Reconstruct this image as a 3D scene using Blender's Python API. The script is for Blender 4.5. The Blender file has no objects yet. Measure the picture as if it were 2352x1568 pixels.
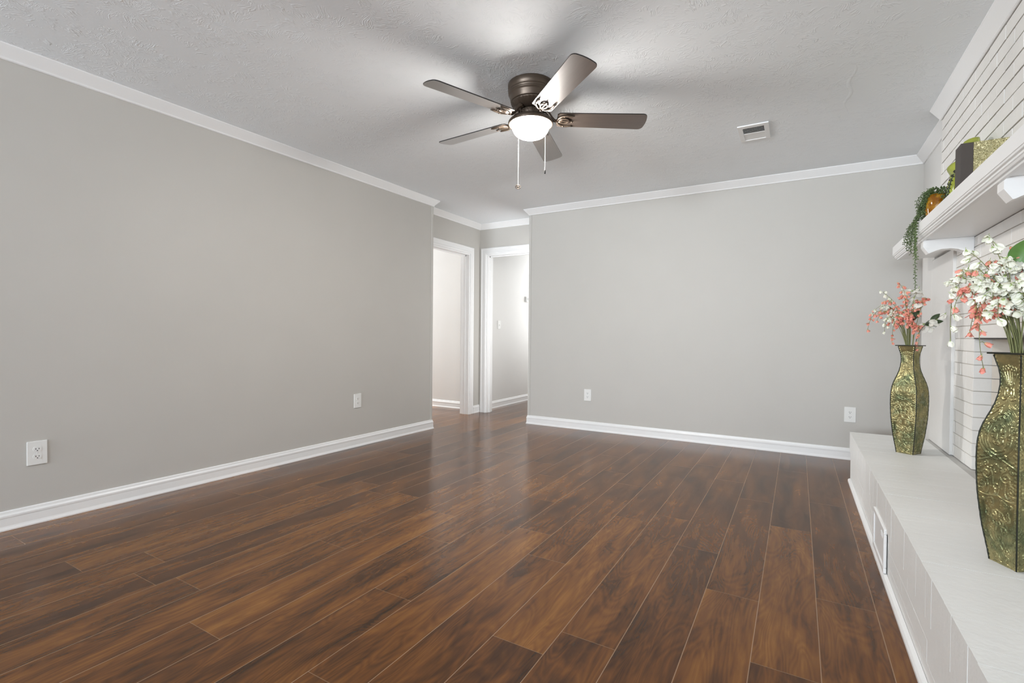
import bpy, bmesh, math, random
import numpy as np
from mathutils import Vector, Matrix
R = math.radians
rng = random.Random(7)
scene = bpy.context.scene
col = scene.collection

# ------------------------------------------------------------------ camera
cd = bpy.data.cameras.new('camera'); cam = bpy.data.objects.new('camera', cd); col.objects.link(cam)
cd.sensor_fit = 'HORIZONTAL'; cd.sensor_width = 36.0; cd.lens = 1122.447 * 36.0 / 2352.0
cd.clip_start = 0.02
cr, cu, cf = Vector((0.8633, 0.5046, 0.0088)), Vector((-0.0146, 0.0075, 0.9999)), Vector((-0.5045, 0.8633, -0.0138))
m = Matrix.Identity(4)
for i in range(3):
    m[i][0] = cr[i]; m[i][1] = cu[i]; m[i][2] = -cf[i]
q = m.to_quaternion(); q.normalize()
cam.rotation_mode = 'QUATERNION'; cam.rotation_quaternion = q; cam.location = (0, 0, 1.0154)
scene.camera = cam

# ------------------------------------------------------------------ view, world, lights
scene.view_settings.view_transform = 'Standard'
scene.view_settings.look = 'None'
scene.view_settings.gamma = 1.0
scene.view_settings.use_curve_mapping = False
scene.view_settings.exposure = 0.52
scene.cycles.caustics_reflective = False; scene.cycles.caustics_refractive = False
scene.cycles.blur_glossy = 0.5; scene.cycles.sample_clamp_indirect = 3.0; scene.cycles.adaptive_threshold = 0.02
scene.cycles.use_denoising = True; scene.cycles.denoising_prefilter = 'ACCURATE'
w = bpy.data.worlds.new('world'); scene.world = w; w.use_nodes = True
w.node_tree.nodes['Background'].inputs[0].default_value = (0.75, 0.85, 1.0, 1)
w.node_tree.nodes['Background'].inputs[1].default_value = 1.0
LAMP = 180.0      # the bowl
def area(name, loc, rot, sx, sy, power, color=(1, 1, 1), spread=180):
    l = bpy.data.lights.new(name, 'AREA'); l.shape = 'RECTANGLE'; l.size = sx; l.size_y = sy
    l.energy = power; l.color = color; l.spread = R(spread)
    o = bpy.data.objects.new(name, l); col.objects.link(o); o.location = loc; o.rotation_euler = rot
    return o
for x_, pw_ in ((-2.9, 225), (-1.1, 95), (0.45, 60)):
    area('rear_fill', (x_, -5.92, 1.45), (R(-128), 0, R(180)), 1.3, 1.3, pw_, (0.84, 0.92, 1.0), 140)  # unseen fill added at the rear openings, tilted up to brighten the ceiling
area('daylight_side_room', (-6.4, 5.14, 1.35), (0, R(-90), 0), 1.5, 0.42, 85, (0.98, 0.99, 1.0))
area('daylight_corridor', (-2.75, 7.6, 1.6), (0, R(90), 0), 1.4, 1.6, 12, (0.98, 0.99, 1.0))
area('hall_fill', (-2.69, 5.11, 1.15), (0, R(90), 0), 1.9, 0.32, 5.5, (0.98, 0.99, 1.0))  # added fill flush with the back wall's end; no passage opens here
area('corridor_end_fill', (-3.1, 8.3, 1.5), (R(90), 0, R(180)), 0.9, 1.6, 8, (0.98, 0.99, 1.0))  # added to brighten the alcove; the corridor's end wall has no window

# ------------------------------------------------------------------ helpers
class MB:
    """collects shapes into one mesh"""
    def __init__(s): s.v = []; s.f = []; s.mi = []; s.sm = []
    def add(s, vs, fs, mi=0, smooth=False):
        b = len(s.v); s.v += [tuple(p) for p in vs]
        for f in fs: s.f.append([b + i for i in f]); s.mi.append(mi); s.sm.append(smooth)
        return s
    def box(s, x0, x1, y0, y1, z0, z1, mi=0, bev=0.0):
        if bev <= 0:
            vs = [(x, y, z) for z in (z0, z1) for y in (y0, y1) for x in (x0, x1)]
            return s.add(vs, [(0, 2, 3, 1), (4, 5, 7, 6), (0, 1, 5, 4), (2, 6, 7, 3), (0, 4, 6, 2), (1, 3, 7, 5)], mi)
        bm = bmesh.new(); bmesh.ops.create_cube(bm, size=1)
        for v in bm.verts:
            v.co = Vector(((x0 + x1) / 2 + v.co.x * (x1 - x0), (y0 + y1) / 2 + v.co.y * (y1 - y0), (z0 + z1) / 2 + v.co.z * (z1 - z0)))
        bmesh.ops.bevel(bm, geom=bm.edges[:], offset=bev, segments=2, affect='EDGES', profile=0.6)
        bm.verts.index_update()
        s.add([v.co[:] for v in bm.verts], [[v.index for v in f.verts] for f in bm.faces], mi, False); bm.free()
        return s
    def prism(s, prof, axis, a, b, mi=0, smooth=False):
        """closed profile of 2-D points extruded along axis from a to b"""
        def P(p, t):
            return (t, p[0], p[1]) if axis == 0 else (p[0], t, p[1]) if axis == 1 else (p[0], p[1], t)
        n = len(prof); vs = [P(p, a) for p in prof] + [P(p, b) for p in prof]
        fs = [(i, (i + 1) % n, n + (i + 1) % n, n + i) for i in range(n)]
        s.add(vs, fs, mi, smooth); s.add(vs, [list(range(n))[::-1], list(range(n, 2 * n))], mi); return s
    def sweep(s, prof, p0, p1, nrm, up=(0, 0, 1), mi=0, m0=None, m1=None):
        """closed profile (out, up) swept from p0 to p1; out runs along nrm; m0, m1 give each profile point its mitre"""
        n = len(prof); p0 = Vector(p0); p1 = Vector(p1); nrm = Vector(nrm); up = Vector(up); d = (p1 - p0).normalized()
        vs = [p0 + nrm * a + up * b - d * (m0(a, b) if m0 else 0) for a, b in prof] + [p1 + nrm * a + up * b + d * (m1(a, b) if m1 else 0) for a, b in prof]
        fs = [(i, (i + 1) % n, n + (i + 1) % n, n + i) for i in range(n)] + [list(range(n))[::-1], list(range(n, 2 * n))]
        return s.add(vs, fs, mi)
    def lathe(s, prof, seg=48, mi=0, smooth=True, c=(0, 0, 0), rf=None):
        vs = []
        for r, z in prof:
            for k in range(seg):
                a = 2 * math.pi * k / seg; rr = r if rf is None else rf(r, z, a)
                vs.append((c[0] + rr * math.cos(a), c[1] + rr * math.sin(a), c[2] + z))
        fs = [(i * seg + k, i * seg + (k + 1) % seg, (i + 1) * seg + (k + 1) % seg, (i + 1) * seg + k) for i in range(len(prof) - 1) for k in range(seg)]
        s.add(vs, fs, mi, smooth)
        if prof[0][0] > 1e-5: s.add(vs[:seg], [list(range(seg))[::-1]], mi)
        if prof[-1][0] > 1e-5: s.add(vs[-seg:], [list(range(seg))], mi)
        return s
    def tube(s, pts, rad, seg=6, mi=0, smooth=True):
        pts = [Vector(p) for p in pts]; n = len(pts); vs = []; prev = None
        for i, p in enumerate(pts):
            t = (pts[min(i + 1, n - 1)] - pts[max(i - 1, 0)])
            t = t.normalized() if t.length > 1e-9 else Vector((0, 0, 1))
            a = prev - t * prev.dot(t) if prev is not None else t.orthogonal()
            a = a.normalized() if a.length > 1e-6 else t.orthogonal().normalized()
            prev = a; b = t.cross(a); r = rad[i] if isinstance(rad, (list, tuple)) else rad
            vs += [p + a * (r * math.cos(2 * math.pi * k / seg)) + b * (r * math.sin(2 * math.pi * k / seg)) for k in range(seg)]
        fs = [(i * seg + k, i * seg + (k + 1) % seg, (i + 1) * seg + (k + 1) % seg, (i + 1) * seg + k) for i in range(n - 1) for k in range(seg)]
        fs += [list(range(seg))[::-1], list(range((n - 1) * seg, n * seg))]
        return s.add(vs, fs, mi, smooth)
    def ball(s, c, rx, ry, rz, mi=0, seg=10, rings=6):
        vs = [(c[0], c[1], c[2] - rz)]
        for i in range(1, rings):
            ph = -math.pi / 2 + math.pi * i / rings
            vs += [(c[0] + rx * math.cos(ph) * math.cos(2 * math.pi * k / seg), c[1] + ry * math.cos(ph) * math.sin(2 * math.pi * k / seg), c[2] + rz * math.sin(ph)) for k in range(seg)]
        vs.append((c[0], c[1], c[2] + rz)); t = len(vs) - 1
        fs = [(0, 1 + (k + 1) % seg, 1 + k) for k in range(seg)]
        fs += [(1 + i * seg + k, 1 + i * seg + (k + 1) % seg, 1 + (i + 1) * seg + (k + 1) % seg, 1 + (i + 1) * seg + k) for i in range(rings - 2) for k in range(seg)]
        fs += [(t, 1 + (rings - 2) * seg + k, 1 + (rings - 2) * seg + (k + 1) % seg) for k in range(seg)]
        return s.add(vs, fs, mi, True)
    def mesh(s, name, mats):
        me = bpy.data.meshes.new(name); me.from_pydata(s.v, [], s.f)
        for m_ in (mats if isinstance(mats, (list, tuple)) else [mats]): me.materials.append(m_)
        me.polygons.foreach_set('material_index', s.mi); me.polygons.foreach_set('use_smooth', s.sm)
        me.update()
        bm = bmesh.new(); bm.from_mesh(me); bmesh.ops.recalc_face_normals(bm, faces=bm.faces[:]); bm.to_mesh(me); bm.free()
        return me
    def build(s, name, mats, parent=None, **kw):
        return link(name, s.mesh(name, mats), parent, **kw)
def link(name, data, parent=None, loc=None, label=None, cat=None, group=None, kind=None):
    o = bpy.data.objects.new(name, data); col.objects.link(o)
    if parent: o.parent = parent
    if loc: o.location = loc
    for k, v in (('label', label), ('category', cat), ('group', group), ('kind', kind)):
        if v: o[k] = v
    return o
def thing(name, label, cat, loc=(0, 0, 0), rz=0, group=None):
    o = link(name, None, None, loc, label, cat, group); o.rotation_euler.z = rz; o.empty_display_size = 0.05
    return o
def struct(name, mb, mats, parent=None): return mb.build(name, mats, parent, kind=None if parent else 'structure')
def local(mb, o):
    """shapes written in world coordinates, moved into a thing's own frame"""
    mi = (Matrix.Translation(o.location) @ o.rotation_euler.to_matrix().to_4x4()).inverted()
    mb.v = [tuple(mi @ Vector(v)) for v in mb.v]; return mb

# ------------------------------------------------------------------ materials
class NT:
    def __init__(s, name):
        s.m = bpy.data.materials.new(name); s.m.use_nodes = True; s.t = s.m.node_tree; s.b = s.t.nodes['Principled BSDF']
    def n(s, typ, ins=None, **at):
        x = s.t.nodes.new(typ)
        for k, v in at.items(): setattr(x, k, v)
        for k, v in (ins or {}).items():
            if hasattr(v, 'is_output'): s.t.links.new(v, x.inputs[k])
            else: x.inputs[k].default_value = v
        return x
    def math(s, op, a, b=0.0, c=0.0):
        x = s.n('ShaderNodeMath', {0: a, 1: b, 2: c}, operation=op); return x.outputs[0]
    def ramp(s, fac, stops):
        x = s.n('ShaderNodeValToRGB', {'Fac': fac}); e = x.color_ramp.elements
        while len(e) < len(stops): e.new(0.5)
        for k, (p, c_) in enumerate(stops): e[k].position = p; e[k].color = (*c_, 1)
        return x.outputs[0]
    def mix(s, f, a, b):
        x = s.n('ShaderNodeMix', data_type='RGBA')
        for k, v in ((0, f), (6, a), (7, b)):
            if hasattr(v, 'is_output'): s.t.links.new(v, x.inputs[k])
            else: x.inputs[k].default_value = (*v, 1) if k and len(v) == 3 else v
        return x.outputs[2]
    def set(s, **kw):
        for k, v in kw.items():
            k = k.replace('_', ' ')
            if hasattr(v, 'is_output'): s.t.links.new(v, s.b.inputs[k])
            else: s.b.inputs[k].default_value = (*v, 1) if isinstance(v, tuple) and len(v) == 3 else v
        return s
    def bump(s, h, strength=0.3, dist=0.002):
        x = s.n('ShaderNodeBump', {'Height': h, 'Strength': strength, 'Distance': dist}); s.t.links.new(x.outputs[0], s.b.inputs['Normal'])
    def obj(s): return s.n('ShaderNodeTexCoord').outputs['Object']
    def noise(s, vec, scale, detail=3, rough=0.5, dist=0.0):
        return s.n('ShaderNodeTexNoise', {'Vector': vec, 'Scale': scale, 'Detail': detail, 'Roughness': rough, 'Distortion': dist}).outputs['Fac']
def simple(name, c, rough=0.5, metal=0.0, vary=0.0, bump=0.0, bscale=200.0, bdist=0.001, **kw):
    t = NT(name); t.set(Roughness=rough, Metallic=metal)
    v = t.obj()
    if vary:
        f = t.noise(v, 3.0, 4); lo = tuple(x * (1 - vary) for x in c); hi = tuple(min(1, x * (1 + vary)) for x in c)
        t.set(Base_Color=t.ramp(f, [(0.3, lo), (0.7, hi)]))
    else: t.set(Base_Color=c)
    if bump: t.bump(t.noise(v, bscale, 2), bump, bdist)
    t.set(**kw)
    return t.m
M = {}
M['wall'] = simple('greige_paint', (0.54, 0.522, 0.488), 0.55, vary=0.012, bump=0.12, bscale=260)
M['pale'] = simple('pale_grey_paint', (0.74, 0.73, 0.71), 0.5, vary=0.01, bump=0.1, bscale=260)
M['trim'] = simple('white_trim_paint', (0.86, 0.86, 0.855), 0.32, vary=0.008)
M['plastic'] = simple('white_outlet_plastic', (0.82, 0.82, 0.80), 0.3, vary=0.01)
M['slot'] = simple('dark_slot', (0.02, 0.02, 0.02), 0.6, vary=0.02)
M['brick'] = simple('white_painted_brick', (0.80, 0.785, 0.755), 0.5, vary=0.05, bump=0.5, bscale=60, bdist=0.003)
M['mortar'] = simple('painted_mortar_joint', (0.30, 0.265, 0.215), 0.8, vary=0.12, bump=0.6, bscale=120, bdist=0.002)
M['mortar_light'] = simple('pale_mortar_joint', (0.50, 0.465, 0.42), 0.8, vary=0.1, bump=0.5, bscale=120, bdist=0.002)
M['hearth'] = simple('white_hearth_paint', (0.82, 0.82, 0.80), 0.45, vary=0.03, bump=0.5, bscale=40, bdist=0.003)
M['hearth_joint'] = simple('white_hearth_joint', (0.55, 0.54, 0.52), 0.6, vary=0.06, bump=0.5, bscale=90, bdist=0.002)
M['firebrick'] = simple('cream_firebox_paint', (0.66, 0.60, 0.52), 0.6, vary=0.06, bump=0.4, bscale=40, bdist=0.003)
M['steel'] = simple('dark_steel', (0.05, 0.045, 0.04), 0.5, 0.6, vary=0.05)
M['bronze'] = simple('oil_rubbed_bronze', (0.085, 0.062, 0.045), 0.36, 0.55, vary=0.08, bump=0.1, bscale=150)
M['black'] = simple('black_edge', (0.012, 0.010, 0.009), 0.5, vary=0.05)
M['chain'] = simple('pale_bead_chain', (0.80, 0.78, 0.72), 0.3, 0.5, vary=0.02)
M['louver'] = simple('grey_louver', (0.40, 0.40, 0.395), 0.45, vary=0.02)

def ceiling_mat():
    t = NT('stomped_ceiling_texture'); v = t.obj()
    t.set(Base_Color=(0.905, 0.94, 0.965), Roughness=0.7)
    hs = []
    for sc, off in ((3.3, 0.0), (3.9, 7.3)):
        vv = t.n('ShaderNodeVectorMath', {0: v, 1: (off, off * 1.7, 0)}, operation='ADD').outputs[0]
        wob = t.n('ShaderNodeTexNoise', {'Vector': vv, 'Scale': 9.0, 'Detail': 1.0}).outputs['Color']
        wv = t.n('ShaderNodeVectorMath', {0: wob, 1: (0.5, 0.5, 0.5)}, operation='SUBTRACT').outputs[0]
        wv = t.n('ShaderNodeVectorMath', {0: wv, 'Scale': 0.10}, operation='SCALE').outputs[0]
        v2 = t.n('ShaderNodeVectorMath', {0: vv, 1: wv}, operation='ADD').outputs[0]
        vo = t.n('ShaderNodeTexVoronoi', {'Vector': v2, 'Scale': sc, 'Randomness': 0.85}, voronoi_dimensions='2D', feature='F1')
        sp = t.n('ShaderNodeVectorMath', {0: v2, 'Scale': 1.0}, operation='SCALE').outputs[0]
        d = t.n('ShaderNodeVectorMath', {0: sp, 1: vo.outputs['Position']}, operation='SUBTRACT').outputs[0]
        s = t.n('ShaderNodeSeparateXYZ', {0: d})
        ang = t.math('ARCTAN2', s.outputs[1], s.outputs[0])
        rad = vo.outputs['Distance']
        cs = t.n('ShaderNodeSeparateXYZ', {0: vo.outputs['Color']})
        ca = t.math('COSINE', ang); sa = t.math('SINE', ang)
        vec = t.n('ShaderNodeCombineXYZ', {0: t.math('MULTIPLY', ca, 5.5), 1: t.math('MULTIPLY', sa, 5.5), 2: t.math('ADD', t.math('MULTIPLY', cs.outputs[0], 50.0), t.math('MULTIPLY', rad, 3.0))}).outputs[0]
        n1 = t.noise(vec, 1.5, 1.0, 0.5)
        ridge = t.math('SUBTRACT', 1.0, t.math('MULTIPLY', t.math('ABSOLUTE', t.math('SUBTRACT', n1, 0.5)), 14.0))
        ridge = t.math('MAXIMUM', ridge, 0.0)
        env = t.ramp(rad, [(0.08, (0, 0, 0)), (0.2, (1, 1, 1)), (0.42, (0.8, 0.8, 0.8)), (0.55, (0, 0, 0))])
        brk = t.ramp(t.noise(vv, 16.0, 2.0), [(0.46, (0, 0, 0)), (0.56, (1, 1, 1))])
        hs.append(t.math('MULTIPLY', t.math('MULTIPLY', ridge, env), brk))
    h = t.math('MAXIMUM', hs[0], hs[1])
    h = t.math('ADD', h, t.math('MULTIPLY', t.noise(v, 60.0, 2.0), 0.12))
    t.bump(h, 0.38, 0.004)
    return t.m
M['ceiling'] = ceiling_mat()

def floor_mat():
    t = NT('walnut_laminate')
    uv = t.n('ShaderNodeUVMap', uv_map='UVMap').outputs[0]
    s = t.n('ShaderNodeSeparateXYZ', {0: uv}); u, v = s.outputs[0], s.outputs[1]
    at = t.n('ShaderNodeAttribute', attribute_name='seed'); seed = at.outputs['Fac']
    at2 = t.n('ShaderNodeAttribute', attribute_name='length'); ln = at2.outputs['Fac']
    x = t.math('MULTIPLY', u, 0.19)
    so = t.math('MULTIPLY', seed, 37.0)
    vec = t.n('ShaderNodeCombineXYZ', {0: x, 1: v, 2: so}).outputs[0]
    def st(sx, sy): return t.n('ShaderNodeVectorMath', {0: vec, 1: (sx, sy, 1.0)}, operation='MULTIPLY').outputs[0]
    big = t.noise(st(7.0, 1.5), 1.6, 4.0, 0.6, 0.6)
    # cathedral figure: contour lines of a smooth stretched field
    fld = t.noise(st(6.5, 1.3), 1.2, 2.0, 0.45, 0.7)
    cont = t.math('FRACT', t.math('MULTIPLY', fld, 17.0))
    cont = t.math('ABSOLUTE', t.math('SUBTRACT', cont, 0.5))
    fine = t.noise(st(120.0, 4.0), 1.0, 3.0, 0.6, 0.2)
    streak = t.noise(st(26.0, 1.6), 1.0, 3.0, 0.55, 0.8)
    f = t.math('ADD', t.math('MULTIPLY', big, 0.60), t.math('MULTIPLY', cont, 0.15))
    f = t.math('ADD', f, t.math('MULTIPLY', fine, 0.14))
    f = t.math('ADD', f, t.math('MULTIPLY', streak, 0.30))
    f = t.math('ADD', f, t.math('MULTIPLY', t.math('SUBTRACT', seed, 0.5), 0.16))
    c = t.ramp(f, [(0.36, (0.033, 0.0130, 0.0042)), (0.47, (0.072, 0.0265, 0.0066)), (0.57, (0.120, 0.0440, 0.0095)), (0.68, (0.175, 0.068, 0.0135)), (0.84, (0.27, 0.115, 0.025))])
    # knots
    vk = t.n('ShaderNodeTexVoronoi', {'Vector': st(4.2, 1.5), 'Scale': 1.0, 'Randomness': 1.0})
    kn = t.ramp(vk.outputs['Distance'], [(0.03, (1, 1, 1)), (0.16, (0, 0, 0))])
    c = t.mix(t.math('MULTIPLY', kn, 0.7), c, (0.022, 0.011, 0.008))
    # bevelled edges show the pale core
    e1 = t.math('LESS_THAN', u, 0.0065); e2 = t.math('GREATER_THAN', u, 0.9935)
    e3 = t.math('LESS_THAN', v, 0.0012); e4 = t.math('GREATER_THAN', v, t.math('SUBTRACT', ln, 0.0012))
    e = t.math('MAXIMUM', t.math('MAXIMUM', e1, e2), t.math('MAXIMUM', e3, e4))
    c = t.mix(t.math('MULTIPLY', t.math('MAXIMUM', t.math('MAXIMUM', e1, e2), t.math('MULTIPLY', e, 0.5)), 0.75), c, (0.34, 0.22, 0.13))
    t.set(Base_Color=c, Roughness=t.n('ShaderNodeMapRange', {0: streak, 3: 0.205, 4: 0.225}).outputs[0])
    t.b.inputs['Specular IOR Level'].default_value = 0.36
    h = t.math('SUBTRACT', 1.0, e)
    t.bump(h, 0.18, 0.0012)
    return t.m
M['floor'] = floor_mat()

def blade_mat():
    t = NT('satin_bronze_brown_blade'); v = t.obj()
    vv = t.n('ShaderNodeVectorMath', {0: v, 1: (3.0, 40.0, 3.0)}, operation='MULTIPLY').outputs[0]
    f = t.noise(vv, 1.5, 4, 0.6, 0.4)
    t.set(Base_Color=t.ramp(f, [(0.3, (0.105, 0.077, 0.060)), (0.7, (0.14, 0.105, 0.084))]), Roughness=0.30, Metallic=0.6)
    t.b.inputs['Coat Weight'].default_value = 1.0; t.b.inputs['Coat Roughness'].default_value = 0.33; t.b.inputs['Coat IOR'].default_value = 2.6
    return t.m
M['blade'] = blade_mat()
def lamp_mat(name, power):
    t = NT(name); v = t.obj()
    f = t.noise(v, 8.0, 1)
    t.set(Base_Color=(0.95, 0.93, 0.88), Roughness=0.4, Emission_Color=t.ramp(f, [(0.3, (1.0, 0.96, 0.91)), (0.7, (1.0, 0.975, 0.93))]), Emission_Strength=power)
    return t.m
M['lamp'] = lamp_mat('lit_frosted_glass', LAMP)
def vase_mat():
    t = NT('embossed_olive_gold_metal'); v = t.obj()
    f = t.noise(v, 9.0, 3, 0.6, 0.8); g = t.noise(v, 34.0, 3)
    sep = t.n('ShaderNodeSeparateXYZ', {0: v})
    c1 = t.ramp(f, [(0.30, (0.13, 0.165, 0.085)), (0.45, (0.25, 0.24, 0.115)), (0.60, (0.40, 0.34, 0.16)), (0.75, (0.28, 0.30, 0.18))])
    c = t.mix(t.ramp(g, [(0.45, (0, 0, 0)), (0.75, (0.5, 0.5, 0.5))]), c1, (0.10, 0.11, 0.055))
    t.set(Base_Color=c, Metallic=0.7, Roughness=0.27)
    t.bump(t.noise(v, 110.0, 3), 0.35, 0.002)
    return t.m
M['vase'] = vase_mat()
M['vase_edge'] = simple('black_patina_metal', (0.022, 0.024, 0.016), 0.45, 0.5, vary=0.2, bump=0.3, bscale=200)
def petal(name, c1, c2):
    t = NT(name); v = t.obj(); f = t.noise(v, 60.0, 2)
    t.set(Base_Color=t.ramp(f, [(0.35, c1), (0.65, c2)]), Roughness=0.6)
    t.b.inputs['Subsurface Weight'].default_value = 0.15; t.b.inputs['Subsurface Radius'].default_value = (0.01, 0.008, 0.006); t.b.inputs['Subsurface Scale'].default_value = 0.2
    return t.m
M['petal_white'] = petal('white_silk_petal', (0.90, 0.90, 0.74), (0.95, 0.94, 0.86))
M['petal_coral'] = petal('coral_silk_petal', (0.82, 0.23, 0.18), (0.90, 0.44, 0.34))
M['petal_pale'] = petal('cream_silk_petal', (0.78, 0.76, 0.68), (0.84, 0.83, 0.77))
M['calyx'] = simple('green_calyx', (0.40, 0.52, 0.18), 0.55, vary=0.2)
M['stem'] = simple('olive_stem', (0.20, 0.21, 0.08), 0.55, vary=0.2)
M['stem_dark'] = simple('brown_twig', (0.085, 0.06, 0.035), 0.6, vary=0.2)
M['leaf'] = simple('green_leaf', (0.085, 0.19, 0.035), 0.4, vary=0.2)
M['leaf_dark'] = simple('dark_green_leaf', (0.035, 0.06, 0.022), 0.45, vary=0.2)
M['vine'] = simple('vine_leaf', (0.085, 0.135, 0.038), 0.45, vary=0.3)
M['vine_dark'] = simple('vine_leaf_dark', (0.045, 0.075, 0.022), 0.45, vary=0.3)
M['ceramic'] = simple('lime_green_glaze', (0.33, 0.37, 0.045), 0.12, vary=0.25)
M['ceramic_dark'] = simple('sage_glaze', (0.16, 0.22, 0.10), 0.15, vary=0.2)
def gold_mat():
    t = NT('gold_squiggle_relief'); v = t.obj()
    n = t.noise(v, 105.0, 0.0, 0.4, 1.2)
    w_ = t.math('ABSOLUTE', t.math('SUBTRACT', t.math('FRACT', t.math('MULTIPLY', n, 6.0)), 0.5))
    t.set(Base_Color=t.ramp(w_, [(0.10, (0.16, 0.13, 0.02)), (0.24, (0.74, 0.68, 0.40))]), Metallic=0.35, Roughness=0.35)
    t.bump(w_, 0.8, 0.004)
    return t.m
M['gold'] = gold_mat()
M['brown'] = simple('dark_brown_board', (0.040, 0.029, 0.022), 0.5, vary=0.1)
def amber_mat():
    t = NT('amber_glass'); v = t.obj()
    f = t.noise(v, 30.0, 2)
    t.set(Base_Color=t.ramp(f, [(0.4, (0.45, 0.16, 0.01)), (0.6, (0.85, 0.45, 0.04))]), Roughness=0.08, Transmission_Weight=0.55, IOR=1.45)
    return t.m
M['amber'] = amber_mat()

# ------------------------------------------------------------------ room shell
H = 2.44; YB = 4.9233; XR = 0.832; YR = -6.0
LD = Vector((0.0252, 0.9997, 0)).normalized(); LN = Vector((LD.y, -LD.x, 0)); L0 = Vector((-3.4839, 0, 0))
def LW(t, off=0.0, z=0.0):
    p = L0 + LD * t + LN * off; return Vector((p.x, p.y, z))
YC = 4.0895; XH = -3.60; YF = 5.312; XBE = -2.656; TW = 0.12
def wallseg(mb, p0, p1, nrm, thick, z0=0.0, z1=H, mi=0):
    """wall slab whose visible face runs p0-p1, body behind it against nrm"""
    return mb.sweep([(0, z0), (0, z1), (-thick, z1), (-thick, z0)], p0, p1, nrm, mi=mi)

# floor: one surface of laminate planks
def build_floor():
    me = bpy.data.meshes.new('floor'); X0 = -0.114; PW = 0.190; PL = 1.285
    known = {-3: 1.524, -2: 2.453, -1: 2.089, 0: 1.687, -4: 1.384, -7: 1.402, -11: 2.32, 1: 0.95, 2: 1.55, -5: 0.70, -6: 0.95, -8: 0.60, -9: 0.9, -10: 0.3}
    r2 = random.Random(3); vs = []; fs = []; uv = []; sd = []; ln = []
    for k in range(-36, 9):
        y = known.get(k, r2.uniform(0, PL)) - PL * 10
        while y < 8.6:
            a, b = max(y, -6.2), min(y + PL, 8.6)
            if b > a + 1e-4:
                i = len(vs); x0 = X0 + PW * k; x1 = x0 + PW
                vs += [(x0, a, 0), (x1, a, 0), (x1, b, 0), (x0, b, 0)]; fs.append((i, i + 1, i + 2, i + 3))
                uv += [(0, a - y), (1, a - y), (1, b - y), (0, b - y)]; s_ = r2.random(); sd += [s_] * 4; ln += [PL] * 4
            y += PL
    me.from_pydata(vs, [], fs); me.materials.append(M['floor'])
    l = me.uv_layers.new(name='UVMap'); l.data.foreach_set('uv', [c for p in uv for c in p])
    for nm, dat in (('seed', sd), ('length', ln)):
        a = me.attributes.new(nm, 'FLOAT', 'POINT'); a.data.foreach_set('value', dat)
    me.update(); link('floor', me, kind='structure')
build_floor()
mb = MB(); mb.box(-6.7, XR + 0.6, YR - 0.2, 8.7, H, H + 0.1)
sc_ = [(0.236 + 0.012 * math.sin(k * 0.7), 3.10 + 0.032 * k, 0.004 + 0.007 * math.sin(math.pi * k / 20)) for k in range(21)]   # a tape seam showing through
vs = [(x - w_, y, H) for x, y, w_ in sc_] + [(x, y, H - 0.25 * w_) for x, y, w_ in sc_] + [(x + w_, y, H) for x, y, w_ in sc_]
mb.add(vs, [(a + 21 * r_, a + 1 + 21 * r_, a + 22 + 21 * r_, a + 21 + 21 * r_) for r_ in (0, 1) for a in range(20)], 0, True)
struct('ceiling', mb, M['ceiling'])
# left wall, its end, and the alcove behind it
mb = MB(); wallseg(mb, LW(YR - 0.1), LW(YC), LN, 0.20); struct('wall_left', mb, M['wall'])
D1a, D1b, D1h = 4.30, 5.082, 2.035
mb = MB(); wallseg(mb, (XH, 4.02, 0), (XH, D1a, 0), (1, 0, 0), TW); wallseg(mb, (XH, D1b, 0), (XH, YF + TW, 0), (1, 0, 0), TW)
wallseg(mb, (XH, D1a, 0), (XH, D1b, 0), (1, 0, 0), TW, D1h, H); struct('wall_hall_left', mb, M['wall'])
D2a, D2b, D2h = -3.494, -2.73, 2.048
mb = MB(); wallseg(mb, (XH - TW, YF, 0), (D2a, YF, 0), (0, -1, 0), TW); wallseg(mb, (D2b, YF, 0), (XBE, YF, 0), (0, -1, 0), TW)
wallseg(mb, (D2a, YF, 0), (D2b, YF, 0), (0, -1, 0), TW, D2h, H); struct('wall_hall_far', mb, M['wall'])
mb = MB(); mb.box(XBE, XR + 0.5, YB, YF + TW, 0, H); struct('wall_back', mb, M['wall'])
mb = MB(); mb.box(XR, XR + 0.12, 3.6, YB, 0, H); mb.box(XR + 0.45, XR + 0.57, YR, 3.6, 0, H); struct('wall_right', mb, M['pale'])
# rear wall behind the camera with three window openings
mb = MB(); xs = [-4.0, -3.55, -2.25, -1.75, -0.45, -0.2, 1.1, XR + 0.57]
for a, b in ((0, 1), (2, 3), (4, 5), (6, 7)): mb.box(xs[a], xs[b], YR - 0.14, YR, 0, H)
for a, b in ((1, 2), (3, 4), (5, 6)): mb.box(xs[a], xs[b], YR - 0.14, YR, 0, 0.8); mb.box(xs[a], xs[b], YR - 0.14, YR, 2.1, H)
struct('wall_rear', mb, M['wall'])
for n_, (a, b) in enumerate(((xs[1], xs[2]), (xs[3], xs[4]), (xs[5], xs[6]))):
    mb = MB(); t_ = 0.05
    for x0, x1, z0, z1 in ((a, b, 0.8, 0.8 + t_), (a, b, 2.1 - t_, 2.1), (a, a + t_, 0.8, 2.1), (b - t_, b, 0.8, 2.1), (a, b, 1.43, 1.47)):
        mb.box(x0, x1, YR - 0.12, YR - 0.07, z0, z1)
    struct('window_%d' % (n_ + 1), mb, M['trim'])
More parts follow.
